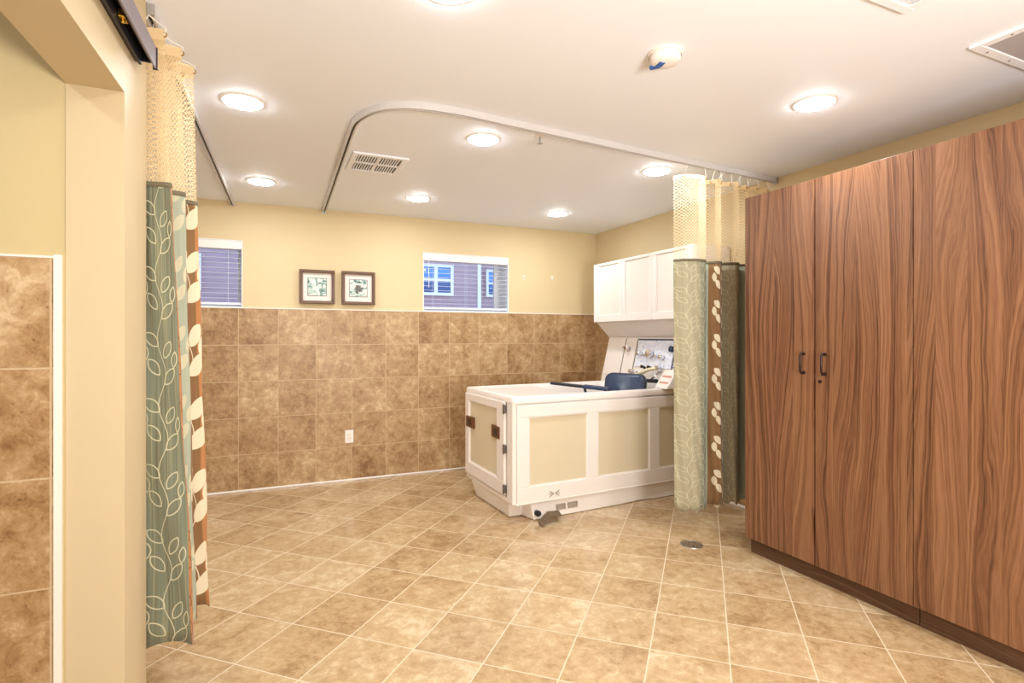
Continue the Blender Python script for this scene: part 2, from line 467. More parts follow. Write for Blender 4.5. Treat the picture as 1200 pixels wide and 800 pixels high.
H, XR, YB = 2.44, 3.337, 5.168
XL = -1.9           # far left of the bathing room
YF = -2.2           # wall behind the camera
def lwx(y, off=0.0): return -0.38 + 0.045 * (y - 1.95) + off      # room face of the left wall

# ------------------------------------------------------------------ structure
bm = BM(); box(bm, -2.5, XR + 0.15, YF - 0.15, YB + 0.35, -0.12, 0)
tagk(obj('floor', bm, FLOOR_M), 'structure')
bm = BM(); box(bm, -2.5, XR + 0.15, YF - 0.15, YB + 0.35, H, H + 0.12)
tagk(obj('ceiling', bm, CEIL), 'structure')

W2 = (1.384, 2.281); W1 = (-1.075, -0.178); WZ = (1.552, 2.118); WD = 0.32
bm = BM()
for x0, x1, z0, z1 in [(-2.5, W1[0], 0, H), (W1[0], W1[1], 0, WZ[0]), (W1[0], W1[1], WZ[1], H), (W1[1], W2[0], 0, H),
                       (W2[0], W2[1], 0, WZ[0]), (W2[0], W2[1], WZ[1], H), (W2[1], XR + 0.15, 0, H)]:
    box(bm, x0, x1, YB, YB + WD, z0, z1)
wb = tagk(obj('wall_back', bm, PAINT), 'structure')
bm = BM(); box(bm, XL + 0.01, XR, YB - 0.010, YB + 0.0, 0, 1.545)
obj('tile_wainscot', bm, WALLT_M, wb)
bm = BM(); box(bm, XL + 0.01, XR, YB - 0.014, YB, 1.545, 1.553)
tagk(obj('trim_1', bm, TRIMW), 'structure')

bm = BM(); box(bm, XR, XR + 0.15, YF - 0.15, YB, 0, H)
wr = tagk(obj('wall_right', bm, PAINT), 'structure')
bm = BM(); box(bm, XR - 0.010, XR, 2.47, YB - 0.01, 0, 1.545)
obj('tile_wainscot', bm, WALLR_M, wr)
bm = BM(); box(bm, XR - 0.014, XR, 2.47, YB - 0.014, 1.545, 1.553)
tagk(obj('trim_2', bm, TRIMW), 'structure')

# left wall with the wide opening (three pieces: pier, header, near pier)
TK = 0.140
YJ, YN, ZH, YE = 1.95, 0.35, 2.028, 2.204
def wall_piece(bm, y0, y1, z0, z1, ex=None):
    xs = lambda y: lwx(y)
    pts = [(xs(y0), y0), (xs(y1), y1), ((ex if ex is not None else xs(y1) - TK), y1), ((ex if ex is not None else xs(y0) - TK), y0)]
    prism(bm, pts, z0, z1)
bm = BM()
wall_piece(bm, YN, YJ, ZH, H)
wall_piece(bm, YF, YN, 0, H)
wall_piece(bm, YJ, YE, 0, H)
tagk(obj('wall_left', bm, JAMB), 'structure')
# wall of the hall that continues the pier to the left
bm = BM(); box(bm, -2.5, lwx(YJ) - TK, YJ + 0.004, YE, 0, H)
wh = tagk(obj('wall_hall', bm, PAINT_HALL), 'structure')
HALLT_M = tile_mat('hall_tile', (1, 0, 0), 0.3085, -0.86, (0, 0, 1), 0.3095, -0.021, 0.0045, WT_COLS, (196, 170, 134), 0.42, dots=0.8)
bm = BM(); box(bm, -2.5, -0.545, YJ - 0.006, YJ + 0.004, 0, 1.527)
obj('tile_wainscot', bm, HALLT_M, wh)
bm = BM(); box(bm, -0.545, -0.527, YJ - 0.010, YJ + 0.004, 0, 1.537); box(bm, -2.5, -0.545, YJ - 0.009, YJ + 0.004, 1.527, 1.533)
tagk(obj('trim_3', bm, TRIMW), 'structure')
bm = BM(); box(bm, -2.5, -2.4, YF, YJ, 0, H); tagk(obj('wall_hall_left', bm, PAINT_HALL), 'structure')
bm = BM(); box(bm, XL - 0.1, XL, YE, YB, 0, H); tagk(obj('wall_bathing_left', bm, PAINT), 'structure')
bm = BM(); box(bm, -2.5, XR, YF - 0.15, YF, 0, H); tagk(obj('wall_front', bm, PAINT), 'structure')
# skirting beads
bm = BM(); box(bm, XL, XR - 0.01, YB - 0.026, YB - 0.010, 0, 0.016); tagk(obj('baseboard_back', bm, WHITE, bevel=0.004), 'structure')
bm = BM(); box(bm, XR - 0.026, XR - 0.010, 2.47, YB - 0.03, 0, 0.02); tagk(obj('baseboard_right', bm, WHITE, bevel=0.004), 'structure')

# windows
def window(n, x0, x1):
    bm = BM(); ya, yb = YB + 0.285, YB + WD; w = 0.045
    for b in [(x0, x1, WZ[0], WZ[0] + w), (x0, x1, WZ[1] - w, WZ[1]), (x0, x0 + w, WZ[0] + w, WZ[1] - w), (x1 - w, x1, WZ[0] + w, WZ[1] - w)]:
        box(bm, b[0], b[1], ya, yb, b[2], b[3])
    o = tagk(obj('window_%d' % n, bm, VINYL, bevel=0.004), 'structure')
    bm = BM(); box(bm, x0 + w, x1 - w, ya + 0.015, ya + 0.021, WZ[0] + w, WZ[1] - w)
    obj('pane', bm, GLASS, o)
    # white reveal lining and sill
    bm = BM(); t = 0.006
    box(bm, x0, x1, YB - 0.002, ya, WZ[0], WZ[0] + t)
    box(bm, x0, x1, YB + 0.002, ya, WZ[1] - t, WZ[1])
    box(bm, x0, x0 + t, YB + 0.002, ya, WZ[0] + t, WZ[1] - t); box(bm, x1 - t, x1, YB + 0.002, ya, WZ[0] + t, WZ[1] - t)
    obj('window_reveal', bm, VINYL, o)
window(1, *W1); window(2, *W2)

# ------------------------------------------------------------------ neighbouring building outside
YO = 9.0
def onY(x, y, Y):
    a = atan((x - 600) / F_PX) + YAW; X = Y * tan(a); d = X * sin(YAW) + Y * cos(YAW)
    return X, HC + (HOR - y) / F_PX * d
nb = empty('neighbour_house', (2.5, YO, -0.6), 0, 'mauve lap-sided house with white windows seen through the high windows', 'house')
XK = onY(560.5, 330, YO)[0]
bm = BM(); box(bm, -8, XK, YO, YO + 4, -0.6, 6.5); box(bm, XK, 9, YO + 0.8, YO + 4, -0.6, 6.5)
obj('siding', bm, SIDING, nb)
bm = BM(); box(bm, XK - 0.02, XK + 0.04, YO - 0.03, YO + 0.05, -0.6, 6.5); obj('corner_post', bm, WHITE, nb)
def owin(x0, x1, z0, z1, y, mull=True):
    w = 0.05; bm = BM()
    for b in [(x0, x1, z0, z0 + w), (x0, x1, z1 - w, z1), (x0, x0 + w, z0 + w, z1 - w), (x1 - w, x1, z0 + w, z1 - w)]:
        box(bm, b[0], b[1], y - 0.06, y + 0.01, b[2], b[3])
    box(bm, x0 + w, x1 - w, y - 0.055, y + 0.01, (z0 + z1) / 2 - .02, (z0 + z1) / 2 + .02)
    if mull: box(bm, (x0 + x1) / 2 - .03, (x0 + x1) / 2 + .03, y - 0.0545, y + 0.01, z0 + w, z1 - w)
    f = obj('window_frame', bm, WHITE, nb)
    bm = BM(); box(bm, x0 + w / 2, x1 - w / 2, y - 0.03, y + 0.005, z0 + w / 2, z1 - w / 2); obj('pane', bm, OGLASS, f)
xa, za = onY(489, 308.4, YO); xb, zb = onY(530.3, 347, YO)
owin(xa, xb, zb, za, YO)
xa, za = onY(568.5, 316, YO + .8); xb, zb = onY(600, 349, YO + .8)
owin(xa, xb, zb, za, YO + .8)
xa, za = onY(212, 296, YO); xb, zb = onY(236, 340, YO)
owin(xa, xb, zb, za, YO)
bm = BM(); box(bm, -30, 30, YB + 1.5, 40, -0.75, -0.6)
tag(obj('outside_ground', bm, OUTGND), 'strip of ground between the building and the neighbouring house', 'ground')
bpy.data.objects['outside_ground']['kind'] = 'structure'

# ------------------------------------------------------------------ blinds
def blind(x0, x1, label):
    b = empty('window_blind', ((x0 + x1) / 2, YB + 0.05, WZ[0]), 0, label, 'blind', 'raised-slat blinds in the high windows')
    g = 0.008
    bm = BM(); box(bm, x0 + g, x1 - g, YB + 0.004, YB + 0.085, WZ[1] - 0.075, WZ[1] - 0.007); obj('valance', bm, WHITE, b, bevel=0.004)
    z = WZ[1] - 0.105; proto = None; yc = YB + 0.045
    while z > WZ[0] + 0.055:
        if proto is None:
            bm = BM()
            obox(bm, ((x0 + x1) / 2, yc, z), (1, 0, 0), Vector((0, 1, 0.06)).normalized(), Vector((0, -0.06, 1)).normalized(),
                 -(x1 - x0) / 2 + 0.012, (x1 - x0) / 2 - 0.012, -0.024, 0.024, -0.0011, 0.0011)
            proto = obj('slat', bm, SLATM, b, origin=((x0 + x1) / 2, yc, z))
            z0 = z
        else:
            c = proto.copy(); COL.objects.link(c); c.parent = b; c.location.z += z - z0
        z -= 0.0425
    bm = BM(); box(bm, x0 + g, x1 - g, yc - 0.025, yc + 0.025, WZ[0] + 0.022, WZ[0] + 0.042); obj('bottom_rail', bm, SLATM, b, bevel=0.004)
    for k in (0.12, 0.5, 0.88):
        for dy in (-0.027, 0.027):
            bm = BM(); x = x0 + (x1 - x0) * k
            tube(bm, [(x, yc + dy, WZ[1] - 0.08), (x, yc + dy, WZ[0] + 0.03)], 0.0010, 5); obj('ladder_cord', bm, SLATM, b)
    bm = BM(); tube(bm, [(x0 + 0.055, YB + 0.0, WZ[1] - 0.07), (x0 + 0.055, YB - 0.002, WZ[1] - 0.34)], 0.003, 6)
    obj('tilt_wand', bm, WHITE, b)
blind(W2[0], W2[1], 'white slatted blind in the high window right of the framed prints')
blind(W1[0], W1[1], 'white slatted blind in the high window behind the left curtain')

# ------------------------------------------------------------------ ceiling lights
def lamp(x, y, label):
    t = empty('ceiling_light', (x, y, H), 0, label, 'ceiling light', 'round ceiling lights')
    bm = BM(); lathe(bm, (x, y, H), (0, 0, -1), [(0.100, 0.0), (0.100, 0.003), (0.092, 0.006), (0.086, 0.006), (0.086, 0.0)], 40, False, False)
    obj('trim_ring', bm, WHITE, t, smooth=True)
    bm = BM(); lathe(bm, (x, y, H), (0, 0, -1), [(0.0855, 0.004), (0.0850, 0.0078), (0.080, 0.0105), (0.060, 0.012), (0.0, 0.013)], 40, False, False)
    obj('diffuser', bm, LAMP, t, smooth=True)
lamp(-0.10, 2.95, 'round ceiling light just right of the left curtain top, between the two ceiling tracks')
lamp(-0.03, 4.41, 'small far ceiling light between the tracks, above the left window wall')
lamp(1.14, 2.945, 'ceiling light just inside the long arm of the curved track, right of the air vent')
lamp(1.14, 4.42, 'far ceiling light above the right-hand high window, beyond the air vent')
lamp(2.45, 4.44, 'farthest right ceiling light, near the back corner above the white wall cabinet')
lamp(2.44, 3.02, 'ceiling light beside the sheer top of the right curtain')
lamp(2.43, 1.83, 'ceiling light in front of the tall walnut wardrobes')
lamp(0.54, 1.705, 'ceiling light cut off by the top edge of the photo')
for x, y, w in [(2.43, 0.3, 'beside the right end of the wardrobes'), (0.54, 0.2, 'almost over the camera'), (2.43, -1.2, 'in the right rear corner behind the camera'),
                (0.54, -1.3, 'by the left wall behind the camera'), (-1.1, 1.0, 'in the hall through the left doorway')]:
    lamp(x, y, 'round ceiling light out of the picture, ' + w)
lamp(-1.15, 3.6, 'round ceiling light hidden beyond the left curtain')

# ------------------------------------------------------------------ ceiling tracks
def sweep_rect(bm, pts, w, h, ztop):
    loops = []
    for i, p in enumerate(pts):
        a = Vector(pts[max(i - 1, 0)]); b = Vector(pts[min(i + 1, len(pts) - 1)])
        t = (b - a).normalized(); n = Vector((-t.y, t.x))
        p = Vector(p)
        L, R = p + n * w / 2, p - n * w / 2
        loops.append([(L.x, L.y, ztop), (R.x, R.y, ztop), (R.x, R.y, ztop - h), (L.x, L.y, ztop - h)])
    loft(bm, loops)
def track(pts, label):
    t = empty('curtain_track', (pts[0][0], pts[0][1], H), 0, label, 'curtain track')
    bm = BM()
    for off in (-0.0105, 0.0105):
        q = []
        for i, p in enumerate(pts):
            a = Vector(pts[max(i - 1, 0)]); b = Vector(pts[min(i + 1, len(pts) - 1)])
            n = (b - a).normalized(); n = Vector((-n.y, n.x)); q.append(tuple(Vector(p) + n * off))
        sweep_rect(bm, q, 0.009, 0.034, H)
    obj('rail', bm, ALU2, t)
    bm = BM(); sweep_rect(bm, pts, 0.012, 0.022, H); obj('slot', bm, DARKM, t)
    for p in (pts[0], pts[-1]):
        bm = BM()
        if abs(p[0] - XR) > .1: box(bm, p[0] - 0.02, p[0] + 0.02, p[1] - 0.006, p[1] + 0.006, H - 0.038, H)
        else: box(bm, p[0] - 0.02, p[0] - 0.001, p[1] - 0.022, p[1] + 0.022, H - 0.042, H)
        obj('end_bracket', bm, ALU, t)
ALU2 = plain('track_white', (206, 202, 200), 0.3, 0.0)
track([(-0.366, 2.215), (-0.334, 3.046), (-0.255, 5.156)], 'straight ceiling track running from the left curtain to the back wall')
arc = [(0.475, 5.156), (0.425, 3.10)]
cx, cy, r = 0.86, 3.02, 0.0
arcpts = catmull([(0.425, 3.10), (0.432, 2.90), (0.50, 2.73), (0.64, 2.63), (0.86, 2.605), (1.10, 2.625)], 7)
arc = [(0.475, 5.156)] + arcpts + [(2.158, 2.722), (XR, 2.815)]
track(arc, 'curved ceiling track bending from the back wall to the wardrobes')

# ------------------------------------------------------------------ privacy curtains
def trk_y(x): return 2.625 + (x - 1.10) * (2.815 - 2.625) / (XR - 1.10)
def curtain(name, label, top, bot, us, ztop, zmid, zhem, hooks, trackpt, base):
    c = empty('privacy_curtain', base, 0, label, 'curtain', 'leaf-patterned privacy curtains with net tops')
    K = 10
    T = catmull(top, K); B = catmull(bot, K); U = catmull([(u,) for u in us], K)
    def sheet(z0, z1, rows, wav=0.0):
        bm = BM(); uvl = bm.loops.layers.uv.new('UVMap'); grid = []
        for r in range(rows + 1):
            z = z1 + (z0 - z1) * r / rows
            k = (ztop - z) / (ztop - zhem); k = max(0, k) ** 1.1
            row = []
            for i, (a, b) in enumerate(zip(T, B)):
                w = 0.004 * sin(z * 9 + i * 0.7) * k
                dz = (0.012 * sin(i * 0.55) if r == rows and z0 == zhem else 0)
                row.append((bm.verts.new((a[0] + (b[0] - a[0]) * k + w, a[1] + (b[1] - a[1]) * k + w, z + dz)), U[i][0], z))
            grid.append(row)
        for r in range(rows):
            for i in range(len(T) - 1):
                q = [grid[r][i], grid[r][i + 1], grid[r + 1][i + 1], grid[r + 1][i]]
                f = bm.faces.new([v[0] for v in q])
                for l, v in zip(f.loops, q): l[uvl].uv = (v[1], v[2])
        return bm
    obj('net_header', sheet(zmid - 0.01, ztop, 10), NET, c, smooth=True)
    obj('fabric_panel', sheet(zhem, zmid, 30), CLOTH_L if name == 'left' else CLOTH_R, c, smooth=True, solid=0.0025)
    # seam band at the top of the cloth
    bm = sheet(zmid - 0.008, zmid + 0.008, 1); obj('seam_band', bm, SEAM, c, smooth=True, solid=0.006)
    h0 = None
    for i in hooks:
        p = T[min(int(i * K), len(T) - 1)]; tx, ty = trackpt(p)
        bm = BM(); g = Vector((p[0], p[1], ztop - 0.018))
        tube(bm, [g, g + Vector((0.006, -0.004, 0.02)), ((g.x + tx) / 2, (g.y + ty) / 2, (ztop + H - 0.03) / 2), (tx, ty, H - 0.036), (tx, ty, H - 0.024)], 0.0022, 6)
        obj('hook', bm, HOOKM, c)
        bm = BM(); ring(bm, g, (0.3, 1, 0), 0.008, 0.0025); obj('grommet', bm, GOLD, c)
    return c
SEAM = plain('seam_cloth', (110, 102, 80), 0.8)
# left curtain: pleats seen edge-on past the end of the left wall
tl = [(-0.43, 2.245), (-0.385, 2.225), (-0.318, 2.215), (-0.345, 2.262), (-0.395, 2.300), (-0.345, 2.318), (-0.281, 2.335), (-0.320, 2.385), (-0.375, 2.420), (-0.320, 2.445), (-0.257, 2.475), (-0.300, 2.520), (-0.380, 2.56)]
bl = [(-0.46, 2.275), (-0.380, 2.225), (-0.232, 2.205), (-0.275, 2.262), (-0.345, 2.300), (-0.300, 2.320), (-0.238, 2.345), (-0.27, 2.395), (-0.335, 2.425), (-0.28, 2.450), (-0.204, 2.485), (-0.27, 2.540), (-0.36, 2.60)]
ul = [0.00, 0.04, 0.20, 0.235, 0.27, 0.30, 0.40, 0.415, 0.43, 0.47, 0.575, 0.60, 0.68]
curtain('left', 'long privacy curtain bunched at the end of the left wall by the doorway', tl, bl, ul, 2.362, 1.828, 0.245,
        [1, 2, 4, 6, 8, 10, 11], lambda p: (-0.366 + (p[1] - 2.215) * 0.0385, p[1]), (-0.32, 2.38, 0))
# right curtain between tub and wardrobe
def RC(rows): return rows
tr_ = [(2.42, 2.83), (2.46, 2.775), (2.53, 2.745), (2.62, 2.755), (2.655, 2.80), (2.665, 2.855), (2.715, 2.80), (2.745, 2.765), (2.79, 2.79), (2.80, 2.85), (2.84, 2.80), (2.90, 2.765), (2.955, 2.79), (2.975, 2.86), (3.03, 2.79), (3.08, 2.85), (3.13, 2.79), (3.18, 2.86), (3.24, 2.80), (3.29, 2.85)]
br_ = [(2.42, 2.82), (2.46, 2.765), (2.53, 2.735), (2.61, 2.745), (2.65, 2.80), (2.66, 2.860), (2.70, 2.80), (2.75, 2.755), (2.80, 2.79), (2.81, 2.86), (2.85, 2.80), (2.89, 2.76), (2.945, 2.79), (2.965, 2.87), (3.03, 2.79), (3.08, 2.85), (3.13, 2.79), (3.18, 2.86), (3.24, 2.80), (3.29, 2.85)]
ur_ = [0.00, 0.03, 0.085, 0.165, 0.23, 0.36, 0.41, 0.475, 0.56, 0.595, 0.63, 0.69, 0.77, 0.83, 0.86, 0.90, 0.94, 0.98, 1.03, 1.08]
curtain('right', 'privacy curtain hanging between the white bathtub and the walnut wardrobes', tr_, br_, ur_, 2.352, 1.80, 0.185,
        [1, 3, 6, 7.5, 9, 10.5, 12, 13, 14, 15, 16, 17, 18], lambda p: (p[0], trk_y(p[0])), (2.85, 2.80, 0))

# ------------------------------------------------------------------ sliding door rail on the left wall
sr = empty('sliding_door_rail', (lwx(1.2), 1.2, 2.2), 0, 'dark metal sliding door rail fixed above the doorway on the left wall', 'door rail')
def railbox(bm, y0, y1, o0, o1, z0, z1):
    prism(bm, [(lwx(y0, o0), y0), (lwx(y1, o0), y1), (lwx(y1, o1), y1), (lwx(y0, o1), y0)], z0, z1)
bm = BM(); railbox(bm, 0.1, 2.065, 0.001, 0.012, 2.172, 2.228); railbox(bm, 0.1, 2.065, 0.012, 0.052, 2.218, 2.226)
obj('channel', bm, BRONZE, sr)
bm = BM(); railbox(bm, 0.1, 2.065, 0.010, 0.018, 2.165, 2.218); railbox(bm, 0.1, 2.065, 0.036, 0.050, 2.185, 2.218); obj('inner_track', bm, DARKM, sr)
bm = BM(); railbox(bm, 0.1, 2.065, 0.052, 0.057, 2.160, 2.226); obj('fascia', bm, FASCIA, sr)
bm = BM(); railbox(bm, 2.065, 2.069, 0.047, 0.060, 2.157, 2.229); railbox(bm, 2.060, 2.067, 0.002, 0.052, 2.176, 2.226); obj('end_cap', bm, BLACKP, sr)
bm = BM(); railbox(bm, 1.80, 1.84, 0.020, 0.036, 2.178, 2.200); tube(bm, [(lwx(1.82, 0.028), 1.82, 2.17), (lwx(1.82, 0.028), 1.82, 2.215)], 0.006)
obj('stopper', bm, GOLD, sr, bevel=0.002)

# ------------------------------------------------------------------ wardrobes
XW = 2.644
def wardrobe(y1, label, w=0.944, wd=0.483):
    y0 = y1 - w; ym = y0 + wd
    t = empty('wardrobe', ((XW + XR) / 2, (y0 + y1) / 2, 0), 0, label, 'wardrobe', 'tall walnut wardrobes')
    bm = BM(); box(bm, XW + 0.021, XR - 0.003, y0 + 0.001, y1 - 0.001, 0.098, 2.139); obj('carcass', bm, WOOD, t)
    bm = BM(); box(bm, XW + 0.048, XR - 0.05, y0 + 0.001, y1 - 0.002, 0.0, 0.098); obj('plinth', bm, WOODP, t)
    bm = BM(); box(bm, XW + 0.012, XW + 0.021, ym - 0.010, ym + 0.010, 0.1, 2.137); obj('centre_stile', bm, REDW, t)
    for a, b, s in ((y0 + 0.0015, ym - 0.0045, 1), (ym + 0.0050, y1 - 0.0005, -1)):
        bm = BM(); box(bm, XW, XW + 0.019, a, b, 0.099, 2.1395)
        d = obj('door', bm, WOOD, t, bevel=0.0012)
        yh = (ym - 0.060) if s > 0 else (ym + 0.063)
        bm = BM(); z0, z1 = 1.105, 1.222
        tube(bm, [(XW, yh, z0 + .008), (XW - 0.022, yh, z0 + .006), (XW - 0.030, yh, z0 + 0.016), (XW - 0.031, yh, (z0 + z1) / 2), (XW - 0.030, yh, z1 - 0.016), (XW - 0.022, yh, z1 - .006), (XW, yh, z1 - .008)], [.009, .0065, .006, .006, .006, .0065, .009], 10)
        obj('handle', bm, BRONZE, d, smooth=True)
        if s > 0:
            bm = BM(); lathe(bm, (XW, ym - 0.032, 1.071), (-1, 0, 0), [(0.0095, 0), (0.0095, 0.003), (0.006, 0.004), (0, 0.0042)], 20, False, False)
            obj('lock', bm, BRONZE, d, smooth=True)
    return t
REDW = plain('red_brown_edge', (110, 52, 28), 0.4)
wardrobe(2.452, 'tall walnut wardrobe with black handles and a lock, nearest the curtain')
wardrobe(2.452 - 0.946, 'tall walnut wardrobe cut off by the right edge of the photo', 1.02, 0.51)

# ------------------------------------------------------------------ bathtub
PX, PY, SL = 1.58, 3.485, 0.062
TA = atan(SL)
tub = empty('walk_in_bathtub', (PX, PY, 0), TA, 'white panelled spa bathtub with an end door and cream panels', 'bathtub')
def L2W(x, y, z=0.0):
    return Vector((PX + x * cos(TA) - y * sin(TA), PY + x * sin(TA) + y * cos(TA), z))
AX, AY = Vector((cos(TA), sin(TA), 0)), Vector((-sin(TA), cos(TA), 0))
LT, WT = 1.70, 0.905
def skew(x, y): return x + 0.036 * (y / WT) * max(0, 1 - x / 1.2), y
def rrect(x0, x1, y0, y1, r, k=6, z=0.0):
    P = []
    for cx_, cy_, a0 in ((x1 - r, y1 - r, 0), (x0 + r, y1 - r, 90), (x0 + r, y0 + r, 180), (x1 - r, y0 + r, 270)):
        for i in range(k + 1):
            a = radians(a0 + 90 * i / k); P.append((cx_ + r * cos(a), cy_ + r * sin(a)))
    return [L2W(*skew(*p), z) for p in P]
# shell
bm = BM(); loft(bm, [rrect(0, LT, 0, WT, 0.012, 6, 0.130), rrect(0, LT, 0, WT, 0.012, 6, 0.845)], True, False)
obj('body', bm, TUBW, tub)
# rim, deck and basin as one moulding
bm = BM(); ir = 0.16
ix0, ix1, iy0, iy1 = 0.56, 1.46, 0.085, 0.83
def inn(o, z): return rrect(ix0 + o, ix1 - o, iy0 + o, iy1 - o, ir, 6, z)
loft(bm, [rrect(-.014, LT, -.014, WT + .014, 0.03, 6, 0.838), rrect(-.016, LT, -.016, WT + .016, 0.03, 6, 0.862),
          rrect(-.008, LT, -.008, WT + .008, 0.026, 6, 0.880), rrect(.004, LT - .01, .004, WT - .004, 0.02, 6, 0.884),
          rrect(.05, LT - .05, .045, WT - .045, 0.06, 6, 0.884), rrect(.058, LT - .055, .053, WT - .053, 0.06, 6, 0.879),
          inn(-.02, 0.879), inn(-.005, 0.875), inn(.004, 0.862), inn(.03, 0.60), inn(.06, 0.42), inn(.10, 0.38)], False, True)
obj('rim', bm, TUBW, tub, smooth=True)
# side framing with three recessed cream panels
def side(bm, x0, x1, z0, z1, d0, d1): obox(bm, L2W(0, 0), AX, -AY, (0, 0, 1), x0, x1, d0, d1, z0, z1)
bm = BM()
zt, zb = 0.826, 0.135
side(bm, 0.015, 1.69, 0.738, zt, 0, 0.020)
side(bm, 0.015, 1.69, 0.132, 0.249, 0, 0.020)
side(bm, 0.004, 1.695, 0.128, 0.142, 0, 0.022)
for a, b in ((0.015, 0.112), (0.611, 0.710), (1.213, 1.316)): side(bm, a, b, 0.2485, 0.7385, 0, 0.0195)
obj('side_frame', bm, TUBW, tub, bevel=0.004)
for a, b in ((0.112, 0.611), (0.710, 1.213), (1.316, 1.69)):
    bm = BM(); side(bm, a, b, 0.249, 0.738, 0.0, 0.006); pn = obj('side_panel', bm, PANELC, tub)
    bm = BM(); w = 0.007
    for q in ((a, b, 0.249, 0.249 + w), (a, b, 0.738 - w, 0.738), (a, a + w, 0.249, 0.738), (b - w, b, 0.249, 0.738)): side(bm, *q, 0.005, 0.013)
    obj('bead', bm, TUBW, pn)
# end door
E0, E1 = L2W(0, 0), L2W(0.036, WT)
EX = (E1 - E0).normalized(); EN = Vector((-EX.y, EX.x, 0));
if EN.x > 0: EN = -EN
def end(bm, u0, u1, z0, z1, d0, d1): obox(bm, L2W(0, 0), EX, EN, (0, 0, 1), u0, u1, d0, d1, z0, z1)
bm = BM(); end(bm, 0.0, 0.095, 0.130, 0.842, -0.01, 0.012); end(bm, 0.095, 0.90, 0.128, 0.162, -0.01, 0.012)
obj('end_frame', bm, TUBW, tub, bevel=0.004)
bm = BM()
for q in ((0.115, 0.895, 0.778, 0.838), (0.115, 0.895, 0.172, 0.272), (0.115, 0.245, 0.271, 0.779), (0.815, 0.895, 0.271, 0.779)): end(bm, *q, 0.002, 0.026)
door = obj('door', bm, TUBW, tub, bevel=0.004)
bm = BM(); end(bm, 0.24, 0.82, 0.268, 0.782, 0.002, 0.012); obj('door_panel', bm, PANELC, door)
bm = BM(); w = 0.008
for q in ((0.245, 0.815, 0.272, 0.272 + w), (0.245, 0.815, 0.778 - w, 0.778), (0.245, 0.245 + w, 0.272, 0.778), (0.815 - w, 0.815, 0.272, 0.778)): end(bm, *q, 0.01, 0.019)
obj('bead', bm, TUBW, door)
for u0, u1, hole in ((0.705, 0.872, False), (0.185, 0.335, True)):
    bm = BM(); end(bm, u0, u1, 0.560, 0.650, 0.012, 0.030); lt = obj('latch', bm, BROWN, door, bevel=0.003)
    lt['label'] = 'brown recessed latch plate'
    bm = BM(); um = (u0 + u1) / 2; end(bm, um - 0.028, um + 0.028, 0.578, 0.632, 0.028, 0.033); obj('finger_pull', bm, BLACKP if hole else BRONZE, lt)
for z in (0.79, 0.505, 0.22):
    bm = BM(); end(bm, 0.098, 0.125, z - 0.028, z + 0.028, 0.012, 0.032)
    p = L2W(0, 0) + EX * 0.104 + EN * 0.032
    tube(bm, [(p.x, p.y, z - 0.034), (p.x, p.y, z + 0.034)], 0.007)
    obj('hinge', bm, HINGE, door)
bm = BM(); end(bm, 0.915, 0.935, 0.30, 0.80, -0.05, -0.01)
for z in (0.36, 0.76, 0.56): end(bm, 0.90, 0.955, z - 0.04, z + 0.04, -0.06, 0.0)
obj('rear_bracket', bm, ALU, tub, bevel=0.003)
# moulded foot under the skirt
bm = BM()
lo = [(0.035, 0.14), (0.135, 0.135), (0.160, 0.000), (0.30, -0.004), (0.95, 0.004), (1.15, 0.02), (1.30, 0.0), (1.66, 0.0), (1.66, 0.88), (0.20, 0.88), (0.15, 0.76), (0.045, 0.74)]
up = [(0.010, 0.10), (0.110, 0.095), (0.140, 0.012), (0.30, 0.010), (0.95, 0.010), (1.15, 0.010), (1.30, 0.01), (1.66, 0.01), (1.66, 0.88), (0.18, 0.88), (0.12, 0.80), (0.020, 0.80)]
lo3 = [L2W(*p, 0.002) for p in lo]; up3 = [L2W(*p, 0.131) for p in up]
md3 = [a.lerp(b, 0.12) for a, b in zip(lo3, up3)]
loft(bm, [lo3, md3, up3]); obj('foot', bm, TUBW, tub, bevel=0.008, smooth=True)
# foot pedal
bm = BM()
p0, p1, p2 = L2W(0.13, -0.15, 0.004), L2W(0.225, -0.12, 0.050), L2W(0.33, -0.10, 0.035)
d = Vector((0.03, 0.10, 0.0)); e = Vector((0, 0, 0.008))
for a, b in ((p0, p1), (p1, p2)):
    vs = [bm.verts.new(q) for q in (a, b, b + d, a + d, a + e, b + e, b + d + e, a + d + e)]
    for q in ((0, 1, 2, 3), (4, 7, 6, 5), (0, 4, 5, 1), (1, 5, 6, 2), (2, 6, 7, 3), (3, 7, 4, 0)): bm.faces.new([vs[i] for i in q])
pd = obj('foot_pedal', bm, PEDAL, tub); pd['label'] = 'brown textured folded foot pedal'
bm = BM(); c = L2W(0.18, 0.0, 0.055); lathe(bm, c - AY * 0.03, -AY * 0 + (c - c) + (-AY), [(0.018, -0.03), (0.022, 0.0), (0.016, 0.012), (0, 0.016)], 18, True, False)
obj('pivot', bm, BLACKP, pd, smooth=True)
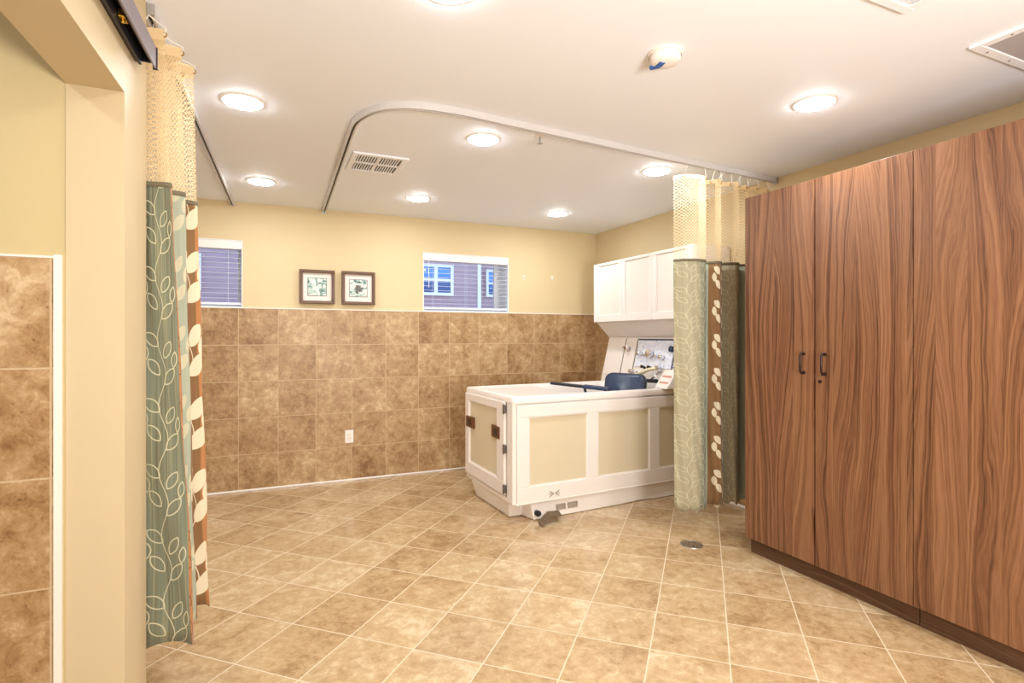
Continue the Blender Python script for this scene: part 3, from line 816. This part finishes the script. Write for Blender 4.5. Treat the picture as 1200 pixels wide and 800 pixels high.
# marks on skirt and foot (small emblem of two crossed strokes, two printed labels)
bm = BM()
for sg in (-1, 1):
    for a, b in (((0.006, 0.0), (0.040, 0.020)), ((0.006, 0.0), (0.040, -0.020)), ((0.022, 0.0), (0.046, 0.0))):
        q0 = L2W(0.319 + sg * a[0], -0.0206, 0.178 + a[1]); q1 = L2W(0.319 + sg * b[0], -0.0206, 0.178 + b[1])
        dv = (q1 - q0); ll = dv.length; dv.normalize()
        obox(bm, q0, dv, -AY, dv.cross(AY).normalized(), 0, ll, 0, 0.0012, -0.0025, 0.0025)
obj('emblem', bm, GREYP, tub)
bm = BM()
LBL = NT('printed_label'); _f = LBL.noise(LBL.coord(), 160, 2)[0]
LBL.base(LBL.ramp(_f, [(0.42, s2l((84, 74, 68))), (0.52, s2l((190, 176, 160)))])); LBL.set(Roughness=0.6)
for a, b, z in ((0.345, 0.43, 0.066), (0.445, 0.535, 0.066)):
    side(bm, a, b, z - 0.022, z + 0.022, -0.009, -0.0002)
obj('printed_label', bm, LBL.m, tub)
# control tower with a slanted panel at the head end
XT0, XT1, ZT0, ZT1 = 3.027, 3.128, 0.876, 1.300
YT0, YT1 = 3.40, 4.60
def tower_pt(y, z, out=0.0):
    n = Vector((-(ZT1 - ZT0), 0, (XT1 - XT0))).normalized()
    return Vector((XT0 + (z - ZT0) / (ZT1 - ZT0) * (XT1 - XT0), y, z)) + n * out
TN = Vector((-(ZT1 - ZT0), 0, (XT1 - XT0))).normalized(); TU = Vector((XT1 - XT0, 0, ZT1 - ZT0)).normalized()
bm = BM()
pr = [(XT0, 0.10), (XT0, ZT0), (XT1, ZT1), (XR - 0.012, ZT1), (XR - 0.012, 0.10)]
loft(bm, [[(x, 3.62, z) for x, z in pr], [(x, YT1, z) for x, z in pr]])
loft(bm, [[(x, YT0, max(z, 0.86)) for x, z in pr[1:4]] + [(XR - 0.012, YT0, 0.86)], [(x, 3.62, max(z, 0.86)) for x, z in pr[1:4]] + [(XR - 0.012, 3.62, 0.86)]])
tower = obj('control_tower', bm, TUBW, tub, bevel=0.004)
def onT(y0, y1, z0, z1, h0, h1, bm=None):
    bm = bm or BM(); obox(bm, tower_pt(0, z0), (0, 1, 0), TU, TN, y0, y1, 0, (z1 - z0) / TU.z, h0, h1); return bm
obj('access_panel', onT(4.31, 4.585, 0.94, 1.285, 0.0, 0.006), TUBW, tower, bevel=0.003)
obj('access_panel', onT(4.13, 4.295, 0.90, 1.285, 0.0, 0.006), TUBW, tower, bevel=0.003)
bm = BM()
for yy in (4.303, 4.122): onT(yy - 0.0035, yy + 0.0035, 0.89, 1.29, 0, 0.004, bm)
onT(3.60, 3.604, 0.9, 1.28, 0.0, 0.008, bm)
obj('panel_gap', bm, GREYP, tower)
sp = obj('splash_panel', onT(3.612, 4.10, 1.035, 1.272, 0.0, 0.008), SPLASH, tower, bevel=0.002); sp['label'] = 'glossy blue-white splash panel'
obj('splash_panel_edge', onT(3.60, 4.10, 1.272, 1.283, 0.0, 0.012), NAVY, tower)
def knob(y, z, r, mat, ln=0.03, nm='tap_knob', cap=None):
    c = tower_pt(y, z); bm = BM()
    lathe(bm, c, TN, [(r * 1.25, 0), (r * 1.25, 0.006), (r * .7, 0.010), (r * .7, ln * .5), (r, ln * .55), (r, ln), (r * .8, ln + .004), (0, ln + .006)], 22, False, False)
    k = obj(nm, bm, mat, tower, smooth=True)
    if cap is not None:
        bm = BM(); lathe(bm, c + TN * (ln + .004), TN, [(r * .45, 0), (r * .45, .005), (0, .007)], 14, False, False); obj('cap', bm, cap, k, smooth=True)
knob(4.235, 1.195, 0.026, CHROME, 0.045, cap=BROWN); knob(4.29, 1.20, 0.014, CHROME, 0.03)
knob(4.03, 1.148, 0.022, CHROME, 0.05); knob(4.075, 1.155, 0.013, CHROME, 0.03)
knob(3.885, 1.150, 0.036, CHROME, 0.055); knob(3.80, 1.13, 0.014, CHROME, 0.04)
knob(3.725, 1.125, 0.022, CHROME, 0.05); knob(3.955, 1.135, 0.012, CHROME, 0.04)
knob(4.115, 0.985, 0.02, CHROME, 0.04); knob(4.07, 0.975, 0.014, CHROME, 0.04); knob(4.02, 0.985, 0.010, CHROME, 0.03)
knob(3.632, 1.198, 0.026, NAVY, 0.03, 'dial'); knob(3.565, 1.193, 0.012, NAVY, 0.025, 'dial')
for y in (3.955, 3.865):
    knob(y, 1.035, 0.013, BLACKP, 0.045, 'nozzle', GOLD)
bm = BM(); ring(bm, tower_pt(3.585, 1.09, 0.003), TN, 0.042, 0.004, 24); ring(bm, tower_pt(3.585, 1.09, 0.003), TN, 0.02, 0.003, 20)
obj('round_gauge', bm, BLUEM, tower)
# hand shower on its rest
hs = empty('hand_shower', tower_pt(3.83, 0.96, 0.08), 0, 'cream hand shower resting on the control tower of the bathtub', 'hand shower')
bm = BM(); q0 = tower_pt(4.00, 0.915, 0.075); q1 = tower_pt(3.90, 0.965, 0.085); q2 = tower_pt(3.80, 1.01, 0.07); q3 = tower_pt(3.72, 1.03, 0.04)
tube(bm, [q0, q0.lerp(q1, .4), q1, q2, q3], [0.030, 0.028, 0.018, 0.015, 0.014], 14); obj('handle', bm, HANDC, hs, smooth=True)
bm = BM(); tube(bm, catmull([tuple(tower_pt(3.72, 1.03, 0.04)), tuple(tower_pt(3.68, 0.99, 0.07)), tuple(tower_pt(3.74, 0.92, 0.09)), tuple(tower_pt(3.88, 0.89, 0.07)), tuple(tower_pt(3.93, 0.90, 0.0))], 8), 0.008, 8)
obj('hose', bm, CHROME, hs, smooth=True)
bm = BM(); obox(bm, tower_pt(3.735, 1.03), (0, 1, 0), TU, TN, -0.02, 0.02, -0.02, 0.02, 0, 0.06); obj('holder', bm, CHROME, tower, bevel=0.004)
# wedge-shaped dispenser on the rim
bm = BM(); base = Vector((2.985, 3.60, 0.885))
pts = [(2.925, 0.885), (3.07, 0.885), (3.09, 1.03), (3.035, 1.03)]
loft(bm, [[(x, 3.50, z) for x, z in pts], [(x, 3.655, z) for x, z in pts]])
wd = obj('control_box', bm, TUBW, tower, bevel=0.006)
bm = BM(); nn = Vector((-0.145, 0, 0.11)).normalized(); uu = Vector((0.11, 0, 0.145)).normalized()
for k, (a, b) in enumerate(((0.05, 0.066), (0.11, 0.128))):
    obox(bm, Vector((2.925, 0, 0.885)), (0, 1, 0), uu, nn, 3.525, 3.63, a, b, 0.0, 0.002)
obj('key_strip', bm, PINKM, wd)

# seat left inside the bath
st = empty('bath_seat', L2W(1.15, 0.42, 0.38), TA, 'navy padded bath seat with black arms standing inside the bathtub', 'seat')
def pad(bm, c, ux, uy, uz, w, h, t, r=0.07, k=6):
    P = []
    for sx, sy, a0 in ((1, 1, 0), (-1, 1, 90), (-1, -1, 180), (1, -1, 270)):
        for i in range(k + 1):
            a = radians(a0 + 90 * i / k); P.append((sx * (w / 2 - r) + r * cos(a), sy * (h / 2 - r) + r * sin(a)))
    c, ux, uy, uz = Vector(c), Vector(ux), Vector(uy), Vector(uz)
    def L(s, z): return [c + ux * x * s + uy * y * s + uz * z for x, y in P]
    loft(bm, [L(.94, -t / 2), L(1, -t / 2 + .008), L(1, t / 2 - .008), L(.94, t / 2)])
bx = Vector((0.30, -0.95, 0)).normalized(); bn = Vector((-0.95, -0.30, 0.16)).normalized(); bu = bn.cross(bx).normalized()
if bu.z < 0: bu = -bu
bc = Vector((2.76, 3.86, 0.79))
bm = BM(); pad(bm, bc + bu * 0.0, bx, bu, bn, 0.40, 0.40, 0.035, 0.06); obj('backrest', bm, NAVY, st, smooth=True)
bm = BM(); pad(bm, bc - bn * 0.024, bx, bu, bn, 0.42, 0.42, 0.02, 0.07); obj('backrest_shell', bm, BLACKP, st, smooth=True)
bm = BM(); pad(bm, (2.56, 3.90, 0.555), bx, -bn.cross(bx).cross(bx).normalized(), (0, 0, 1), 0.40, 0.38, 0.05, 0.06); obj('seat', bm, NAVY, st, smooth=True)
for sx in (-0.15, 0.15):
    for sy in (-0.13, 0.13):
        p = Vector((2.56, 3.90, 0.53)) + bx * sx + Vector((0.95, 0.3, 0)) * sy
        bm = BM(); tube(bm, [p, (p.x, p.y, 0.382)], 0.012); obj('leg', bm, BLACKP, st)
bm = BM(); tube(bm, [(2.845, 3.70, 0.945), (2.90, 3.695, 0.940), (2.985, 3.69, 0.935)], [0.016, 0.016, 0.018], 12); obj('push_handle', bm, BLACKP, st, smooth=True)
bm = BM(); a0, a1 = Vector((2.20, 4.10, 0.915)), Vector((2.50, 3.72, 0.885)); dd = (a1 - a0); ln = dd.length; dd.normalize(); sd = dd.cross(Vector((0, 0, 1))).normalized()
obox(bm, a0, dd, sd, (0, 0, 1), 0, ln, -0.022, 0.022, -0.012, 0.012); obj('armrest', bm, BLACKP, st, bevel=0.008)
bm = BM(); obox(bm, a0 + dd * (ln * .60), dd, sd, (0, 0, 1), 0, 0.22, -0.035, 0.035, -0.014, 0.016); obj('armrest_pad', bm, NAVY, st, bevel=0.01)
bm = BM(); m_ = a0.lerp(a1, 0.62); tube(bm, [(m_.x, m_.y, 0.89), (m_.x + .05, m_.y - .0, 0.70), (2.48, 3.92, 0.56)], 0.011); obj('arm_support', bm, BLACKP, st)

# ------------------------------------------------------------------ wall cabinet over the tub
XC, YC0, YC1, ZC0, ZC1 = 2.95, 3.230, 4.609, 1.447, 2.010
cb = empty('wall_cabinet', (XR - 0.15, (YC0 + YC1) / 2, ZC0), 0, 'white wall cabinet with shaker doors above the head of the bathtub', 'cabinet')
bm = BM(); box(bm, XC + 0.022, XR - 0.012, YC0, YC1, ZC0, ZC1); obj('body', bm, WHITE, cb, bevel=0.003)
for a, b, pa, pb in ((YC0 + .002, 3.715, 3.285, 3.668), (3.718, 4.140, 3.758, 4.096), (4.143, YC1 - .002, 4.188, 4.527)):
    bm = BM(); z0, z1 = 1.511, 1.985
    for q in ((a, b, ZC0, z0), (a, b, z1, ZC1), (a, pa, z0, z1), (pb, b, z0, z1)): box(bm, XC, XC + 0.0225, q[0], q[1], q[2], q[3])
    d = obj('door', bm, WHITE, cb, bevel=0.003)
    bm = BM(); box(bm, XC + 0.012, XC + 0.0225, pa - .002, pb + .002, z0 - .002, z1 + .002); obj('door_panel', bm, CABP, d)
bm = BM()
pr = [(XC + 0.03, ZC0 - 0.0005), (XT1 - 0.004, ZT1 + 0.002), (XR - 0.013, ZT1 + 0.002), (XR - 0.013, ZC0 - 0.0005)]
loft(bm, [[(x, YT0, z) for x, z in pr], [(x, YT1, z) for x, z in pr]]); obj('hood', bm, WHITE, cb)

# ------------------------------------------------------------------ pictures
def picture(x0, x1, z0, z1, label, seed, dark):
    cx_, cz_ = (x0 + x1) / 2, (z0 + z1) / 2
    t = empty('framed_print', (cx_, YB - 0.02, z0), 0, label, 'picture', 'small framed prints')
    w = 0.026; bm = BM(); y0, y1 = YB - 0.044, YB - 0.001
    for a, b, c, d in ((x0, x1, z1 - w, z1), (x0, x1, z0, z0 + w), (x0, x0 + w, z0 + w, z1 - w), (x1 - w, x1, z0 + w, z1 - w)):
        box(bm, a, b, y0, y1, c, d)
    obj('frame', bm, FRAME_B, t, bevel=0.004)
    bm = BM(); box(bm, x0 + w, x1 - w, YB - 0.018, YB - 0.012, z0 + w, z1 - w); obj('mat_board', bm, MAT_B, t)
    bm = BM(); s = 0.081; box(bm, cx_ - s, cx_ + s, YB - 0.020, YB - 0.0175, cz_ - s, cz_ + s); obj('inner_fillet', bm, GREYP, t)
    bm = BM(); s = 0.075; box(bm, cx_ - s, cx_ + s, YB - 0.021, YB - 0.0195, cz_ - s, cz_ + s)
    obj('print', bm, picture_mat('print_%d' % seed, seed, dark), t, origin=(cx_, YB - 0.02, cz_))
picture(0.271, 0.566, 1.597, 1.896, 'square brown-framed print with pale green shapes, left of the pair', 3, 0.0)
picture(0.627, 0.921, 1.598, 1.897, 'square brown-framed print with a dark flower, right of the pair', 8, 0.9)

# ------------------------------------------------------------------ small things
t = empty('wall_outlet', (0.694, YB - 0.01, 0.40), 0, 'white outlet plate low on the tiled back wall', 'outlet')
bm = BM(); box(bm, 0.657, 0.731, YB - 0.017, YB - 0.010, 0.342, 0.458); obj('cover_plate', bm, WHITE, t, bevel=0.003)
bm = BM(); box(bm, 0.677, 0.711, YB - 0.020, YB - 0.016, 0.366, 0.434); rc = obj('receptacle', bm, TRIMW, t, bevel=0.002)
bm = BM()
for z in (0.418, 0.384):
    for dx in (-0.006, 0.006): box(bm, 0.694 + dx - .001, 0.694 + dx + .001, YB - 0.0206, YB - 0.0198, z - .004, z + .004)
obj('slot', bm, GREYP, rc)
for x, z, l in ((2.456, 1.920, 'tiny wall hook on the cream back wall, nearer the window'), (2.788, 1.930, 'tiny wall hook on the cream back wall, nearer the wall cabinet')):
    bm = BM(); box(bm, x - 0.010, x + 0.010, YB - 0.005, YB, z - 0.025, z + 0.025)
    tube(bm, [(x, YB - 0.004, z), (x, YB - 0.022, z - 0.012), (x, YB - 0.028, z + 0.004)], 0.004, 8)
    tag(obj('wall_hook', bm, TRIMW, None, origin=(x, YB, z), bevel=0.002), l, 'hook', 'wall hooks')

def vent(x0, x1, y0, y1, label, nx=2, ny=2):
    t = empty('air_vent', ((x0 + x1) / 2, (y0 + y1) / 2, H), 0, label, 'air vent', 'ceiling air vents')
    w = 0.035; bm = BM(); z0 = H - 0.012
    for a, b, c, d in ((x0, x1, y0, y0 + w), (x0, x1, y1 - w, y1), (x0, x0 + w, y0 + w, y1 - w), (x1 - w, x1, y0 + w, y1 - w)): box(bm, a, b, c, d, z0, H)
    xm, ym = (x0 + x1) / 2, (y0 + y1) / 2
    box(bm, xm - .008, xm + .008, y0 + w, y1 - w, z0 + .001, H); box(bm, x0 + w, x1 - w, ym - .008, ym + .008, z0 + .001, H)
    obj('frame', bm, VENTW, t, bevel=0.003)
    bm = BM(); box(bm, x0 + w, x1 - w, y0 + w, y1 - w, H - 0.002, H - 0.0005); obj('backing', bm, DARKM, t)
    bm = BM(); x = x0 + w + 0.010
    while x < x1 - w - 0.004:
        if abs(x - xm) > 0.012: box(bm, x - .0035, x + .0035, y0 + w, y1 - w, z0 + .002, H - .003)
        x += 0.0165
    obj('grille', bm, VENTW, t)
vent(0.49, 0.835, 3.455, 3.84, 'square white air vent in the ceiling inside the curve of the track')
vent(1.69, 2.035, 0.80, 1.188, 'white air vent cut off by the top edge of the photo')
t = empty('access_panel', (2.76, 0.98, H), 0, 'grey square ceiling panel in a white frame at the upper right', 'ceiling panel')
bm = BM()
for a, b, c, d in ((2.51, 3.01, 1.19, 1.23), (2.51, 3.01, 0.73, 0.77), (2.51, 2.55, 0.77, 1.19), (2.97, 3.01, 0.77, 1.19)): box(bm, a, b, c, d, H - 0.012, H)
obj('frame', bm, VENTW, t, bevel=0.003)
bm = BM(); box(bm, 2.55, 2.97, 0.77, 1.19, H - 0.008, H - 0.001); obj('panel', bm, PANELG, t)
bm = BM()
for x, y in ((2.60, 1.21), (2.92, 1.21), (2.53, 1.1), (2.76, 1.21)): lathe(bm, (x, y, H - 0.012), (0, 0, -1), [(0.005, 0), (0.004, 0.002), (0, 0.0025)], 10, False, False)
obj('screw', bm, GREYP, t)

t = empty('smoke_detector', (1.46, 1.755, H), 0, 'white round smoke detector with a blue tape mark on the ceiling', 'smoke detector')
c = (1.46, 1.755, H)
bm = BM(); lathe(bm, c, (0, 0, -1), [(0.068, 0), (0.068, 0.010), (0.064, 0.012), (0.064, 0.016)], 36, False, False); obj('base_ring', bm, TRIMW, t, smooth=True)
bm = BM(); lathe(bm, c, (0, 0, -1), [(0.062, 0.014), (0.060, 0.030), (0.050, 0.040), (0.025, 0.045), (0, 0.046)], 36, False, False); obj('cover', bm, WHITE, t, smooth=True)
bm = BM(); obox(bm, (1.442, 1.795, H - 0.0445), Vector((.75, .65, 0)).normalized(), Vector((-.65, .75, 0)).normalized(), (0, 0, 1), -0.008, 0.012, -0.018, 0.022, 0, 0.008)
obox(bm, (1.443, 1.765, H - 0.0475), Vector((.95, -.2, 0)).normalized(), Vector((.2, .95, 0)).normalized(), (0, 0, 1), -0.012, 0.012, -0.02, 0.015, 0, 0.006)
tp = obj('tape_mark', bm, BLUEM, t); tp['label'] = 'blue tape mark'

t = empty('fire_sprinkler', (1.41, 2.76, H), 0, 'small pendent fire sprinkler on the ceiling beside the curved track', 'sprinkler')
bm = BM(); lathe(bm, (1.41, 2.76, H), (0, 0, -1), [(0.036, 0), (0.033, 0.006), (0.014, 0.008), (0.0, 0.008)], 24, False, False); obj('escutcheon', bm, WHITE, t, smooth=True)
bm = BM(); tube(bm, [(1.41, 2.76, H - .005), (1.41, 2.76, H - 0.045)], 0.006)
lathe(bm, (1.41, 2.76, H - 0.045), (0, 0, -1), [(0.016, 0), (0.016, 0.003), (0, 0.003)], 16, True, False); obj('head', bm, ALU, t)

t = empty('floor_drain', (2.442, 2.686, 0), 0, 'round metal floor drain in the tiles in front of the wardrobe', 'drain')
bm = BM(); lathe(bm, (2.442, 2.686, 0.0), (0, 0, 1), [(0.070, 0.0), (0.069, 0.003), (0.061, 0.003), (0.060, 0.001)], 36, False, False); obj('rim', bm, ALU, t, smooth=True)
DG = NT('drain_grate'); q = DG.n('ShaderNodeTexVoronoi'); DG.put(q.inputs['Vector'], DG.coord()); q.inputs['Scale'].default_value = 75
DG.base(DG.mix(DG.smooth(q.outputs['Distance'], 0.34, 0.46), s2l((40, 30, 24)), s2l((150, 130, 105)))); DG.set(Roughness=0.4, Metallic=0.4)
bm = BM(); lathe(bm, (2.442, 2.686, 0.0), (0, 0, 1), [(0.061, 0.0005), (0.061, 0.002), (0, 0.002)], 36, False, False); obj('grate', bm, DG.m, t)
